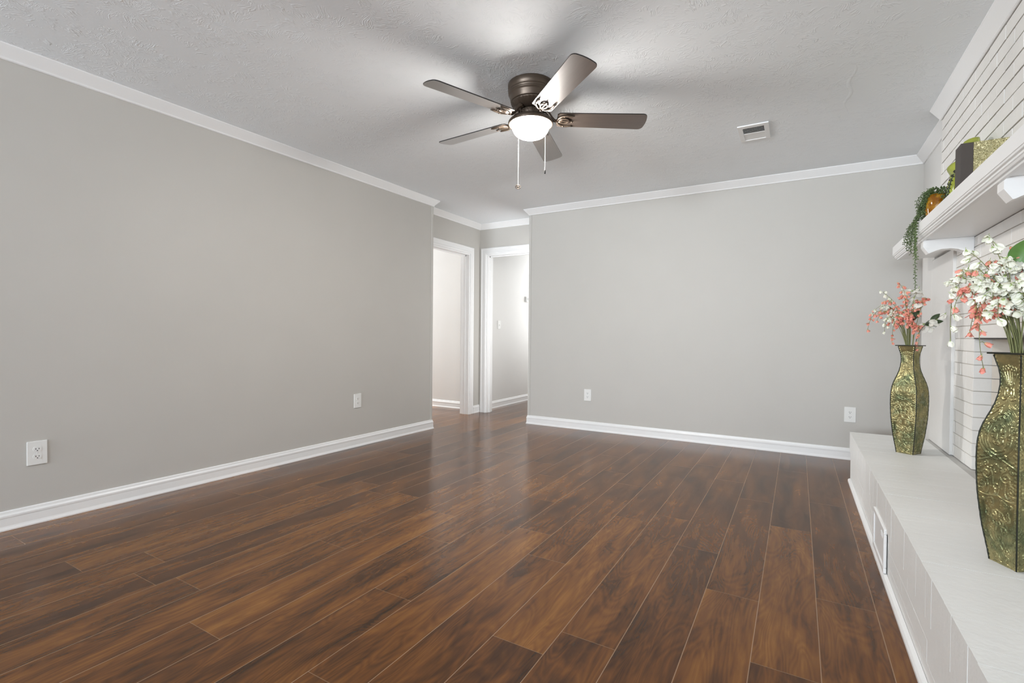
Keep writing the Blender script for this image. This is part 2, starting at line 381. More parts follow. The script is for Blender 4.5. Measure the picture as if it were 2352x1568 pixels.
# rooms beyond the two doorways
mb = MB(); Y1 = 5.388
wallseg(mb, (-6.6, Y1, 0), (XH - TW, Y1, 0), (0, -1, 0), 0.1); wallseg(mb, (-6.6, 2.4, 0), (-6.6, Y1, 0), (1, 0, 0), 0.1)
wallseg(mb, (-6.6, 2.4, 0), (-3.6, 2.4, 0), (0, 1, 0), 0.1); struct('wall_side_room', mb, M['pale'])
mb = MB(); XW = -3.615
wallseg(mb, (XW, YF + TW, 0), (XW, 8.4, 0), (1, 0, 0), 0.1); struct('wall_corridor_left', mb, M['pale'])
mb = MB(); wallseg(mb, (-2.66, YF + TW, 0), (-2.66, 8.4, 0), (-1, 0, 0), 0.1); wallseg(mb, (XW, 8.4, 0), (-2.66, 8.4, 0), (0, -1, 0), 0.1)
struct('wall_corridor_far', mb, M['pale'])

# ---- crown moulding
CD, CP = 0.0665, 0.055
def crown(drop=CD, pr=CP):
    return [(0, 0), (pr, 0), (pr, -0.005), (pr - 0.003, -0.009), (0.0125, -drop + 0.012), (0.011, -drop + 0.009), (0.011, -drop + 0.004), (0.006, -drop), (0, -drop)]
Z = (0, 0, 1)
def outm(a, b): return a          # outside mitre
def inm(a, b): return -a          # inside mitre
def crown_run(name, p0, p1, nrm, m0=None, m1=None):
    mb = MB(); mb.sweep([(a, b + H) for a, b in crown()], p0, p1, nrm, m0=m0, m1=m1); struct(name, mb, M['trim'])
e_ = LW(YC)
crown_run('trim_1', LW(YR), LW(YC), LN, None, outm)
crown_run('trim_2', (XBE, YB, 0), (XR, YB, 0), (0, -1, 0), outm, inm)
crown_run('trim_3', (XH, YC, 0), (XH, YF, 0), (1, 0, 0), inm, inm)
crown_run('trim_4', (XH, YF, 0), (XBE, YF, 0), (0, -1, 0), inm, inm)
crown_run('trim_5', (XR, 3.5, 0), (XR, YB, 0), (-1, 0, 0), None, inm)
crown_run('trim_6', (XH, YC, 0), (e_.x, YC, 0), (0, 1, 0), inm, outm)
crown_run('trim_7', (XBE, YB, 0), (XBE, YF, 0), (-1, 0, 0), outm, inm)
# ---- baseboards
BP = [(0, 0), (0.018, 0), (0.018, 0.006), (0.0145, 0.016), (0.013, 0.022), (0.012, 0.060), (0.0135, 0.066), (0.0135, 0.074), (0.009, 0.083), (0.007, 0.094), (0.004, 0.0973), (0, 0.0973)]
def base_run(name, p0, p1, nrm, m0=None, m1=None): mb = MB(); mb.sweep(BP, p0, p1, nrm, m0=m0, m1=m1); struct(name, mb, M['trim'])
base_run('baseboard_left', LW(YR), LW(YC), LN, None, outm)
base_run('baseboard_left_end', (XH, YC, 0), (e_.x, YC, 0), (0, 1, 0), None, outm)
base_run('baseboard_back', (XBE, YB, 0), (XR, YB, 0), (0, -1, 0), outm)
base_run('baseboard_back_end', (XBE, YB, 0), (XBE, YF, 0), (-1, 0, 0), outm)
base_run('baseboard_hall', (XH, 5.166, 0), (XH, YF, 0), (1, 0, 0))
base_run('baseboard_side_room', (-6.6, Y1, 0), (XH - TW, Y1, 0), (0, -1, 0))
base_run('baseboard_corridor', (XW, YF + TW, 0), (XW, 8.4, 0), (1, 0, 0))
# ---- corner guards on the two wall ends
mb = MB(); p = LW(YC)
mb.prism([(p.x + 0.0, p.y - 0.024), (p.x + 0.004, p.y - 0.024), (p.x + 0.006, p.y - 0.002), (p.x + 0.004, p.y + 0.005), (p.x - 0.024, p.y + 0.005), (p.x - 0.024, p.y)], 2, 0.097, H - CD)
struct('trim_8', mb, M['wall'])
mb = MB()
mb.prism([(XBE + 0.026, YB), (XBE + 0.026, YB - 0.005), (XBE, YB - 0.007), (XBE - 0.005, YB - 0.004), (XBE - 0.005, YB + 0.026), (XBE, YB + 0.026)], 2, 0.097, H - CD)
struct('trim_9', mb, M['wall'])
# ---- door casings
CP_ = [(0, 0), (0.016, 0), (0.018, 0.006), (0.018, 0.02), (0.013, 0.028), (0.011, 0.06), (0.014, 0.066), (0.014, 0.078), (0.008, 0.084), (0, 0.084)]
def casing(name, a, b, h, face, axis):
    """axis 'y': opening along Y on a wall at x=face facing +X; 'x': opening along X on a wall at y=face facing -Y"""
    mb = MB(); wd = 0.084
    if axis == 'y':
        f = lambda t, o, z: (face + o, t, z); n = (1, 0, 0); al = (0, 1, 0); d = -1
    else:
        f = lambda t, o, z: (t, face - o, z); n = (0, -1, 0); al = (1, 0, 0); d = 1
    av = Vector(al)
    rise = lambda o, q_: q_
    mb.sweep(CP_, f(b, 0, 0), f(b, 0, h), n, up=av, m1=rise)
    mb.sweep(CP_, f(a, 0, 0), f(a, 0, h), n, up=-av, m1=rise)
    mb.sweep([(o, h + q_) for o, q_ in CP_], f(a, 0, 0), f(b, 0, 0), n, m0=lambda o, q_: q_ - h, m1=lambda o, q_: q_ - h)
    # jamb lining with its stop
    j = 0.018; dep = TW + 0.006
    def bx(t0, t1, o0, o1, z0, z1):
        if axis == 'y': mb.box(face - o1, face - o0, t0, t1, z0, z1)
        else: mb.box(t0, t1, face + o0, face + o1, z0, z1)
    bx(b - j, b + 0.004, -0.004, dep, 0, h - j); bx(a - 0.004, a + j, -0.004, dep, 0, h - j); bx(a - 0.004, b + 0.004, -0.004, dep, h - j, h + 0.004)
    bx(b - j - 0.012, b - j, 0.045, 0.08, 0, h - j); bx(a + j, a + j + 0.012, 0.045, 0.08, 0, h - j); bx(a + j, b - j, 0.045, 0.08, h - j - 0.012, h - j)
    struct(name, mb, M['trim'])
casing('door_1', D1a, D1b, D1h, XH, 'y')
casing('door_2', D2a, D2b, D2h, YF, 'x')

# ------------------------------------------------------------------ fireplace
XC, XU = 0.785, 0.745      # lower brick face, upper brick face
YE = 3.99                  # far edge of the brick
XF, YH, ZH = 0.338, 4.254, 0.339
YN = 0.35                  # near end of the hearth (out of frame)
fire = thing('fireplace', 'white painted brick fireplace with a raised hearth against the right wall', 'fireplace', (XC, 2.9, 0))
def brickwork(mb, plane, y0, y1, z0, z1, bl, bh, gap, r_, off=0.0, holes=(), depth=0.078, jitter=0.0010, mi=0):
    """running-bond bricks facing -X, each a bevelled block"""
    row = 0; z = z0
    while z < z1 - 0.005:
        zt = min(z + bh, z1); y = y0 - ((row % 2) * 0.5 + off) * bl
        while y < y1:
            a, b = max(y, y0), min(y + bl, y1)
            if b - a > 0.012:
                segs = [(a, b)]
                for hy0, hy1, hz0, hz1 in holes:
                    if z < hz1 - 0.01 and zt > hz0 + 0.01:
                        ns = []
                        for s0, s1 in segs:
                            if s1 <= hy0 or s0 >= hy1: ns.append((s0, s1)); continue
                            if s0 < hy0: ns.append((s0, hy0))
                            if s1 > hy1: ns.append((hy1, s1))
                        segs = ns
                for s0, s1 in segs:
                    if s1 - s0 > 0.012:
                        j = r_.uniform(-jitter, jitter)
                        mb.box(plane + j, plane + depth, s0 + gap / 2 * (s0 > y0), s1 - gap / 2, z + gap / 2, zt - gap / 2, mi, 0.0014)
            y += bl
        z += bh; row += 1
OP = (2.45, 3.375, ZH, 1.02)
mb = MB(); brickwork(mb, XC, 0.7, YE, ZH, 1.545, 0.203, 0.0677, 0.0042, random.Random(11), 0.2, [(OP[0], OP[1], 0, OP[3])])
# mortar bed behind the faces
for a, b, z0, z1 in ((0.7, OP[0] - 0.004, ZH, 1.545), (OP[1] + 0.006, YE, ZH, 1.545), (OP[0] - 0.004, OP[1] + 0.006, OP[3] + 0.002, 1.545)): mb.box(XC + 0.0035, XC + 0.075, a, b - 0.002, z0, z1, 1)
local(mb, fire).build('brick_surround', [M['brick'], M['mortar_light']], fire)
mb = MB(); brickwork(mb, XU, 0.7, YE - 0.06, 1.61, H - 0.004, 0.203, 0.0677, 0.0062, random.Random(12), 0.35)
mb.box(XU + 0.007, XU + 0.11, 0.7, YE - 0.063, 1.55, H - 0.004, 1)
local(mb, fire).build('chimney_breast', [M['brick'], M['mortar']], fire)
# firebox lining and lintel
mb = MB(); xb = 1.25
for k in range(10):
    z0 = ZH + k * 0.0677; z1 = min(z0 + 0.0677, OP[3])
    if z1 - z0 < 0.01: continue
    mb.add([(XC + 0.07, OP[1], z0 + .002), (xb, OP[1] - .14, z0 + .002), (xb, OP[1] - .14, z1 - .002), (XC + 0.07, OP[1], z1 - .002), (XC + 0.07, OP[1] + .03, z0 + .002), (xb, OP[1] - .11, z0 + .002), (xb, OP[1] - .11, z1 - .002), (XC + 0.07, OP[1] + .03, z1 - .002)], [(0, 1, 2, 3), (0, 1, 5, 4), (3, 2, 6, 7), (4, 5, 6, 7)])
mb.box(xb - 0.02, xb, OP[0] + .1, OP[1] - .1, ZH, OP[3]); mb.box(XC + 0.07, xb, OP[0] - .02, OP[0], ZH, OP[3])
mb.box(XC + 0.07, xb, OP[0], OP[1], OP[3] + 0.02, OP[3] + 0.04)
local(mb, fire).build('firebox', M['firebrick'], fire)
mb = MB(); mb.box(XC - 0.001, XC + 0.075, OP[0] - 0.1, OP[1] + 0.0, OP[3] - 0.006, OP[3] + 0.001); local(mb, fire).build('lintel', M['steel'], fire)
# smooth side panel between the brick and the far end
mb = MB(); mb.box(XC - 0.014, XC + 0.045, 3.735, YH - 0.004, ZH, 1.535, 0, 0.003); mb.box(XC - 0.014, XC + 0.045, YH - 0.003, 4.54, 0.0, 1.615, 0, 0.003); mb.box(XC - 0.0142, XC + 0.02, 4.19, YH, 1.5355, 1.615)
local(mb, fire).build('side_panel', M['pale'], fire, label='smooth white panel beside the brick')
# hearth
mb = MB(); hr = random.Random(5); y = YN
hole = (2.565, 2.89)
while y < YH - 0.005:
    b = min(y + 0.0677, YH); j = hr.uniform(-0.0006, 0.0006); zz = ZH + hr.uniform(-0.0003, 0.0003)
    mb.box(XF - 0.004 + j, XF + 0.2052, y + 0.0004, b - 0.0004, 0.199, zz)
    mb.box(XF + 0.2055, XF + 0.41, y + 0.0001, b - 0.0001, 0.25, zz); y += 0.0677
mb.box(XF + 0.008, XR + 0.4, YN, YH - 0.006, 0.0, ZH - 0.0025, 1)
def course(z0, z1, off):
    y = YN - off
    while y < YH:
        a, b = max(y, YN), min(y + 0.203, YH - 0.004)
        if b - a > 0.012: mb.box(XF + 0.002 + hr.uniform(-.0006, .0006), XF + 0.1, a + 0.0005, b - 0.0005, z0 + 0.0004, z1 - 0.0004, 0, 0.0008)
        y += 0.203
course(0.132, 0.199, 0.03); course(0.066, 0.132, 0.13); course(0.0, 0.066, 0.05)
local(mb, fire).build('hearth', [M['hearth'], M['hearth_joint']], fire)
mb = MB(); pf = [(0, 0), (0.018, 0), (0.018, 0.010), (0.013, 0.019), (0, 0.022)]
mb.sweep(pf, (XF + 0.001, YN, 0), (XF + 0.001, YH - 0.07, 0), (-1, 0, 0)); local(mb, fire).build('hearth_trim', M['trim'], fire)
# chimney crown
mb = MB(); pf = [(a, b + H) for a, b in crown(0.085, 0.05)]
mb.sweep(pf, (XU, 0.5, 0), (XU, YE - 0.06, 0), (-1, 0, 0), m1=outm); mb.sweep(pf, (XU, YE - 0.06, 0), (XR, YE - 0.06, 0), (0, 1, 0), m0=outm)
struct('trim_10', mb, M['trim'])
# ash door on the hearth front
ash = thing('vent_cover', 'white framed metal vent cover low on the hearth front', 'vent cover', (XF, 2.727, 0.12))
mb = MB(); a, b, c, d = 2.560, 2.893, 0.024, 0.209
for y0, y1, z0, z1 in ((a, b, c, c + 0.022), (a, b, d - 0.022, d), (a, a + 0.022, c + .0222, d - .0222), (b - 0.022, b, c + .0222, d - .0222)): mb.box(XF - 0.013, XF - 0.002, y0, y1, z0, z1, 0, 0.003)
local(mb, ash).build('frame', M['trim'], ash)
mb = MB(); mb.box(XF - 0.008, XF - 0.0045, a + 0.024, b - 0.024, c + 0.024, d - 0.024, 0, 0.001)
for k in range(6): mb.box(XF - 0.0105, XF - 0.0081, a + 0.04 + k * 0.012, a + 0.045 + k * 0.012, d - 0.055, d - 0.035)
local(mb, ash).build('cover_plate', M['trim'], ash)

# ------------------------------------------------------------------ mantel shelf
man = thing('mantel_shelf', 'long white wooden mantel shelf on two carved brackets', 'shelf', (0.55, 2.6, 1.63))
XM, Y0M, Y1M = 0.5486, 0.8, 4.181
mb = MB(); mb.box(XM, XU + 0.001, Y0M, Y1M, 1.576, 1.6305, 0, 0.002); mb.box(XM + 0.035, XC + 0.002, Y0M, Y1M - 0.01, 1.546, 1.577)
local(mb, man).build('shelf_board', M['trim'], man)
mb = MB(); pf = [(-0.001, 0.002), (-0.003, -0.006), (-0.009, -0.009), (-0.009, -0.016), (-0.012, -0.018), (-0.016, -0.024), (-0.023, -0.025), (-0.025, -0.032), (-0.036, -0.034), (-0.036, 0.002)]
mb.sweep([(a, b + 1.5755) for a, b in pf], (XM + 0.001, Y0M, 0), (XM + 0.001, Y1M - 0.006, 0), (-1, 0, 0)); local(mb, man).build('moulding', M['trim'], man)
for yb in (3.40, 2.205):
    mb = MB()
    pr = [(0.586, 1.5455), (0.5775, 1.536), (0.5775, 1.508), (0.600, 1.472), (0.606, 1.473)]
    for k in range(1, 9):
        a = k / 9; pr.append((0.606 + 0.06 * a, 1.473 + 0.019 * math.sin(a * math.pi / 2)))
    pr += [(0.69, 1.4925), (0.72, 1.487), (0.745, 1.475), (0.765, 1.462), (XC - 0.002, 1.455), (XC - 0.002, 1.5455)]
    mb.prism(pr, 1, yb, yb + 0.062); local(mb, man).build('bracket', M['trim'], man)

# ------------------------------------------------------------------ ceiling fan
FC = (-1.3347, 2.4731, H)
fan = thing('ceiling_fan', 'dark bronze ceiling fan with five brown blades and a lit glass bowl', 'ceiling fan', FC)
mb = MB()
mb.lathe([(0.122, 0.0), (0.1305, -0.001), (0.1315, -0.005), (0.1315, -0.034), (0.1285, -0.038), (0.1275, -0.042), (0.130, -0.046), (0.1285, -0.050), (0.1265, -0.053), (0.1285, -0.057), (0.127, -0.061), (0.122, -0.066), (0.119, -0.074), (0.1175, -0.092), (0.1155, -0.096), (0.1155, -0.100), (0.112, -0.103), (0.06, -0.103)], 64)
mb.build('motor_housing', M['bronze'], fan)
mb = MB()      # ribbed flywheel ring under the motor
mb.lathe([(0.111, -0.1035), (0.113, -0.106), (0.110, -0.110), (0.098, -0.124), (0.080, -0.136), (0.074, -0.140), (0.055, -0.142)], 120, rf=lambda r, z, a: r * (1 + (0.035 if -0.134 < z < -0.107 else 0) * max(0, math.sin(a * 30))))
mb.build('motor_ring', M['bronze'], fan)
mb = MB()
mb.lathe([(0.050, -0.1425), (0.056, -0.145), (0.058, -0.150), (0.056, -0.165), (0.054, -0.178), (0.058, -0.186), (0.056, -0.188)], 48)
for k in range(15):      # small beads and scrolls cast on the switch housing
    a = 2 * math.pi * k / 15
    for dz, rr in ((-0.151, 0.004), (-0.160, 0.003), (-0.168, 0.0025)): mb.ball((0.0575 * math.cos(a + dz * 40), 0.0575 * math.sin(a + dz * 40), dz), rr, rr, rr * 1.3, seg=8, rings=5)
mb.build('switch_housing', M['bronze'], fan)
mb = MB(); mb.lathe([(0.054, -0.1885), (0.072, -0.189), (0.092, -0.192), (0.110, -0.197), (0.121, -0.204), (0.1275, -0.213), (0.1285, -0.221), (0.127, -0.226), (0.122, -0.2275), (0.116, -0.225), (0.110, -0.218), (0.104, -0.206), (0.05, -0.194)], 64)
mb.build('light_fitter', M['bronze'], fan)
mb = MB(); mb.lathe([(0.098, -0.207), (0.104, -0.214)] + [(0.107 * math.cos(a * math.pi / 2 / 14) ** 0.55, -0.224 - 0.074 * math.sin(a * math.pi / 2 / 14)) for a in range(0, 14)] + [(0.0, -0.298)], 64)
mb.build('glass_bowl', M['lamp'], fan, label='glowing white glass bowl')
def blade_mesh():
    mb = MB(); x0, x1, w0, w1, th = 0.150, 0.662, 0.058, 0.0675, 0.0028
    out = [(x0, -w0 * .80), (x0 + 0.012, -w0)]
    out += [(x1 - 0.032, -w1)] + [(x1 - 0.032 + 0.028 * math.sin(a), -w1 + 0.026 * (1 - math.cos(a))) for a in (0.4, 0.8, 1.2, 1.5)]
    out += [(x1 + 0.0, -0.02), (x1 + 0.001, 0), (x1 + 0.0, 0.02)]
    out += [(x1 - 0.032 + 0.028 * math.sin(a), w1 - 0.026 * (1 - math.cos(a))) for a in (1.5, 1.2, 0.8, 0.4)] + [(x1 - 0.032, w1), (x0 + 0.012, w0), (x0, w0 * .80)]
    n = len(out); vs = [(x, y, -th) for x, y in out] + [(x, y, th) for x, y in out]
    mb.add(vs, [list(range(n))[::-1], list(range(n, 2 * n))], 0); mb.add(vs, [(i, (i + 1) % n, n + (i + 1) % n, n + i) for i in range(n)], 1)
    return mb.mesh('blade', [M['blade'], M['black']])
def iron_mesh():
    mb = MB()
    arm = [(0.070, 0, 0.056), (0.088, 0, 0.052), (0.104, 0, 0.036), (0.118, 0, 0.012), (0.134, 0, -0.006), (0.155, 0, -0.0105)]
    mb.tube(arm, [0.014, 0.0125, 0.011, 0.010, 0.0095, 0.008], 10)
    z = -0.0075
    for s_ in (-1, 1):     # outer loop and prongs of the scrolled plate
        mb.tube([(0.150, 0, z), (0.158, s_ * 0.022, z), (0.178, s_ * 0.042, z), (0.205, s_ * 0.047, z), (0.232, s_ * 0.044, z), (0.246, s_ * 0.049, z)], [0.007, 0.007, 0.0075, 0.007, 0.006, 0.003], 8)
        mb.tube([(0.160, s_ * 0.006, z), (0.180, s_ * 0.016, z), (0.196, s_ * 0.020, z), (0.212, s_ * 0.014, z), (0.222, s_ * 0.003, z)], [0.006, 0.0055, 0.005, 0.0045, 0.003], 8)
    mb.tube([(0.150, 0, z), (0.18, 0, z), (0.215, 0, z), (0.245, 0, z)], [0.007, 0.005, 0.0055, 0.002], 8)
    for x, y in ((0.19, 0.044), (0.19, -0.044), (0.235, 0.0)): mb.ball((x, y, z - 0.006), 0.005, 0.005, 0.003)
    return mb.mesh('blade_iron', M['bronze'])
bm_, im_ = blade_mesh(), iron_mesh()
for k in range(5):
    a = R(248.12 + 72 * k)
    b_ = link('blade', bm_, fan, (0, 0, -0.193)); b_.rotation_euler = (R(-12), 0, a)
    i_ = link('blade_iron', im_, fan, (0, 0, -0.193)); i_.rotation_euler = (R(-12) * 0.9, 0, a)
for px_, py_, zl, fob in ((-0.079, 0.0, -0.555, 'ring'), (0.088, 0.012, -0.49, 'cap')):
    mb = MB(); n = int((-0.2 - zl) / 0.0048)
    mb.tube([(px_, py_, -0.208), (px_, py_, zl)], 0.0011, 6)
    for k in range(n): mb.ball((px_, py_, -0.21 - k * 0.0048), 0.0018, 0.0018, 0.0019, seg=6, rings=4)
    c = mb.build('pull_chain', M['chain'], fan)
    mb = MB()
    if fob == 'ring':
        for r_ in (0.0115, 0.0045):
            mb.tube([(px_ + r_ * math.cos(t * math.pi / 10), py_ + r_ * 0.75 * math.cos(t * math.pi / 10), zl - 0.012 + r_ * math.sin(t * math.pi / 10)) for t in range(21)], 0.0022, 8)
        mb.ball((px_, py_, zl - 0.012), 0.003, 0.003, 0.003)
        mb.build('pull_medallion', M['bronze'], c)
    else:
        mb.lathe([(0.001, 0), (0.0035, -0.002), (0.0042, -0.008), (0.0042, -0.020), (0.003, -0.024), (0.0, -0.025)], 12, c=(px_, py_, zl)); mb.build('pull_tip', M['black'], c)

# ------------------------------------------------------------------ ceiling vent
vent = thing('ceiling_vent', 'white rectangular air vent in the ceiling right of the fan', 'air vent', (-0.281, 3.795, H))
mb = MB(); x0, x1, y0, y1 = -0.095, 0.095, -0.150, 0.145
for a, b, c, d in ((x0, x1, y0, y0 + 0.042), (x0, x1, y1 - 0.024, y1), (x0, x0 + 0.03, y0 + 0.042, y1 - 0.024), (x1 - 0.03, x1, y0 + 0.042, y1 - 0.024), (x0 + .03, x1 - .03, -0.006, 0.008)): mb.box(a, b, c, d, -0.009, -0.001, 0, 0.002)
mb.box(x0 + 0.03, x1 - 0.03, 0.008, y1 - 0.024, -0.0055, -0.002)
mb.build('frame', M['trim'], vent)
for k in range(6):
    mb = MB(); y = y0 + 0.048 + k * 0.0165
    mb.sweep([(0, -0.0075), (0.010, -0.0015), (0.0108, -0.0022), (0.001, -0.0085)], (x0 + 0.031, y, 0), (x1 - 0.031, y, 0), (0, 1, 0)); mb.build('slat', M['louver'], vent)
mb = MB(); mb.box(x0 + 0.03, x1 - 0.03, y0 + 0.042, -0.006, -0.0013, -0.0006); mb.build('backing', M['louver'], vent)

# ------------------------------------------------------------------ outlets, switch
def outlet_parts():
    mb = MB(); W2, H2 = 0.0405, 0.0625
    mb.box(-W2, W2, -0.0065, -0.0005, -H2, H2, 0, 0.0028); mb.ball((0, -0.0068, 0), 0.003, 0.0012, 0.003)
    plate = mb.mesh('cover_plate', M['plastic'])
    mb = MB(); n = 28; pr = [(0.0172 * math.cos(2 * math.pi * k / n), max(-0.0128, min(0.0128, 0.0172 * math.sin(2 * math.pi * k / n)))) for k in range(n)]
    mb.prism(pr, 1, -0.0082, -0.0060)
    for dx, h_ in ((-0.0064, 0.0042), (0.0064, 0.0034)): mb.box(dx - 0.0013, dx + 0.0013, -0.0085, -0.0081, 0.0022 - h_, 0.0022 + h_, 1)
    mb.prism([(0.0027 * math.cos(2 * math.pi * k / 12), -0.0072 + 0.0025 * math.sin(2 * math.pi * k / 12)) for k in range(12)], 1, -0.0085, -0.0081, 1)
    return plate, mb.mesh('receptacle', [M['plastic'], M['slot']])
op, orc = outlet_parts()
lwr = math.atan2(LD.x, LD.y)
for loc, rz, lab in ((LW(0.958, 0, 0.371), R(90) - lwr, 'white wall outlet on the left wall, the near and largest one'),
                     (LW(3.085, 0, 0.411), R(90) - lwr, 'white wall outlet low on the left wall, near the hallway opening'),
                     ((-1.931, YB, 0.377), 0, 'white wall outlet low on the back wall, near the hallway opening'),
                     ((0.385, YB, 0.376), 0, 'white wall outlet low on the back wall, above the hearth end')):
    o = thing('wall_outlet', lab, 'outlet', loc, rz, 'wall outlets')
    link('cover_plate', op, o)
    for dz in (0.0195, -0.0195): link('receptacle', orc, o, (0, 0, dz))
sw = thing('light_switch', 'white light switch on the corridor wall seen through the far doorway', 'light switch', (XW, 5.82, 1.153), R(90))
mb = MB(); mb.box(-0.036, 0.036, -0.0065, -0.0005, -0.058, 0.058, 0, 0.0028); mb.build('cover_plate', M['plastic'], sw)
mb = MB(); mb.box(-0.005, 0.005, -0.016, -0.006, -0.012, 0.004, 0, 0.0015); mb.build('toggle', M['plastic'], sw)
fx = thing('wall_fixture', 'small grey device on the corridor wall at the edge of the far doorway', 'wall device', (XW, 6.62, 1.56), R(90))
mb = MB(); mb.box(-0.05, 0.05, -0.03, -0.001, -0.04, 0.04, 0, 0.004); mb.build('housing', M['plastic'], fx)
mb = MB(); mb.box(-0.03, 0.03, -0.032, -0.0302, -0.015, 0.025); mb.build('display', M['louver'], fx)

# ------------------------------------------------------------------ embossed vases
VH = 0.632
def vprof(t):
    T = [(0, .083), (.06, .0925), (.17, .111), (.32, .1265), (.44, .1315), (.53, .1318), (.60, .127), (.66, .1135), (.72, .090), (.78, .0712), (.84, .0620), (.89, .0605), (.94, .068), (.97, .0775), (1.0, .088)]
    for (a, x), (b, y) in zip(T, T[1:]):
        if t <= b:
            f = (t - a) / (b - a); return x + (y - x) * f
    return T[-1][1]
def vsmooth(t): return sum(vprof(min(1, max(0, t + d))) for d in (-.03, -.015, 0, .015, .03)) / 5
def relief_curves():
    C = []
    def ell(cx, cy, a, b, n=40, wob=0, k=0, t0=0, t1=1): C.append([(cx + (a + wob * math.cos(k * 2 * math.pi * i / n)) * math.cos(2 * math.pi * (t0 + (t1 - t0) * i / n)), cy + (b + wob * math.cos(k * 2 * math.pi * i / n)) * math.sin(2 * math.pi * (t0 + (t1 - t0) * i / n))) for i in range(n + 1)])
    def spiral(cx, cy, r0, turns, a0, s_=1, n=36): C.append([(cx + r0 * (1 - .85 * i / n) * math.cos(a0 + s_ * turns * 2 * math.pi * i / n), cy + r0 * (1 - .85 * i / n) * math.sin(a0 + s_ * turns * 2 * math.pi * i / n)) for i in range(n + 1)])
    def line(*p): C.append(list(p))
    def bez(a, b, c, n=14): C.append([((1 - t) ** 2 * a[0] + 2 * t * (1 - t) * b[0] + t * t * c[0], (1 - t) ** 2 * a[1] + 2 * t * (1 - t) * b[1] + t * t * c[1]) for t in [i / n for i in range(n + 1)]])
    # oval medallion with a leafy sprig inside
    ell(0, .392, .044, .062); ell(0, .392, .036, .052, wob=.0015, k=12)
    for a in (-2.2, -1.2, -.3, .5, 1.3, 2.2):
        ell(.016 * math.cos(a + .3), .392 + .022 * math.sin(a + .3), .007, .010, 16)
    line((0, .365), (.004, .39), (-.002, .42))
    # crossing bands under it
    bez((.056, .385), (.05, .345), (0, .328)); bez((.060, .372), (.052, .335), (.006, .318)); bez((0, .328), (.03, .312), (.058, .302))
    # paired scrolls
    spiral(.030, .268, .020, 1.5, 1.6); spiral(.046, .232, .013, 1.3, -1.2, -1); bez((.010, .262), (.012, .225), (.0, .212)); bez((.030, .248), (.02, .222), (.036, .208))
    ell(0, .29, .008, .012); ell(0, .236, .010, .008, 20); bez((.0, .212), (.03, .196), (.056, .204))
    # swags and vertical flutes
    for x in (.012, .026): line((x, .196), (x * .97, .176))
    # rosette with stems
    for k in range(8):
        a = math.pi * k / 4; ell(.016 * math.cos(a), .142 + .016 * math.sin(a), .0075, .0075, 14)
    spiral(0, .142, .009, 1.6, 0)
    bez((.004, .122), (.018, .100), (.010, .070)); bez((.010, .118), (.034, .120), (.036, .088)); bez((.036, .088), (.034, .066), (.018, .062)); spiral(.034, .150, .012, 1.3, 3.0)
    bez((.0, .085), (.02, .06), (.036, .042)); bez((.0, .060), (.018, .040), (.03, .018)); ell(0, .030, .012, .014); ell(.026, .024, .007, .008); bez((.0, .008), (.02, .012), (.04, .006))
    # neck: palmette over a tulip
    for k in range(-3, 4): bez((0.004 * k, .535), (.012 * k, .560), (.016 * k, .585 - .004 * abs(k)))
    for k in range(-2, 3): ell(.017 * k, .592 - .003 * abs(k), .007, .006, 14)
    ell(0, .522, .012, .015); ell(.020, .516, .008, .012); bez((.004, .505), (.02, .49), (.034, .498)); bez((.0, .500), (.016, .474), (.046, .470)); bez((.012, .478), (.03, .465), (.05, .448)); spiral(.022, .462, .010, 1.2, 0)
    r5 = random.Random(8)
    for k in range(34):
        spiral(r5.uniform(.008, .058), r5.uniform(.012, .47), r5.uniform(.005, .0095), r5.uniform(.5, 1.1), r5.uniform(0, 6), r5.choice((1, -1)), 14)
    return C
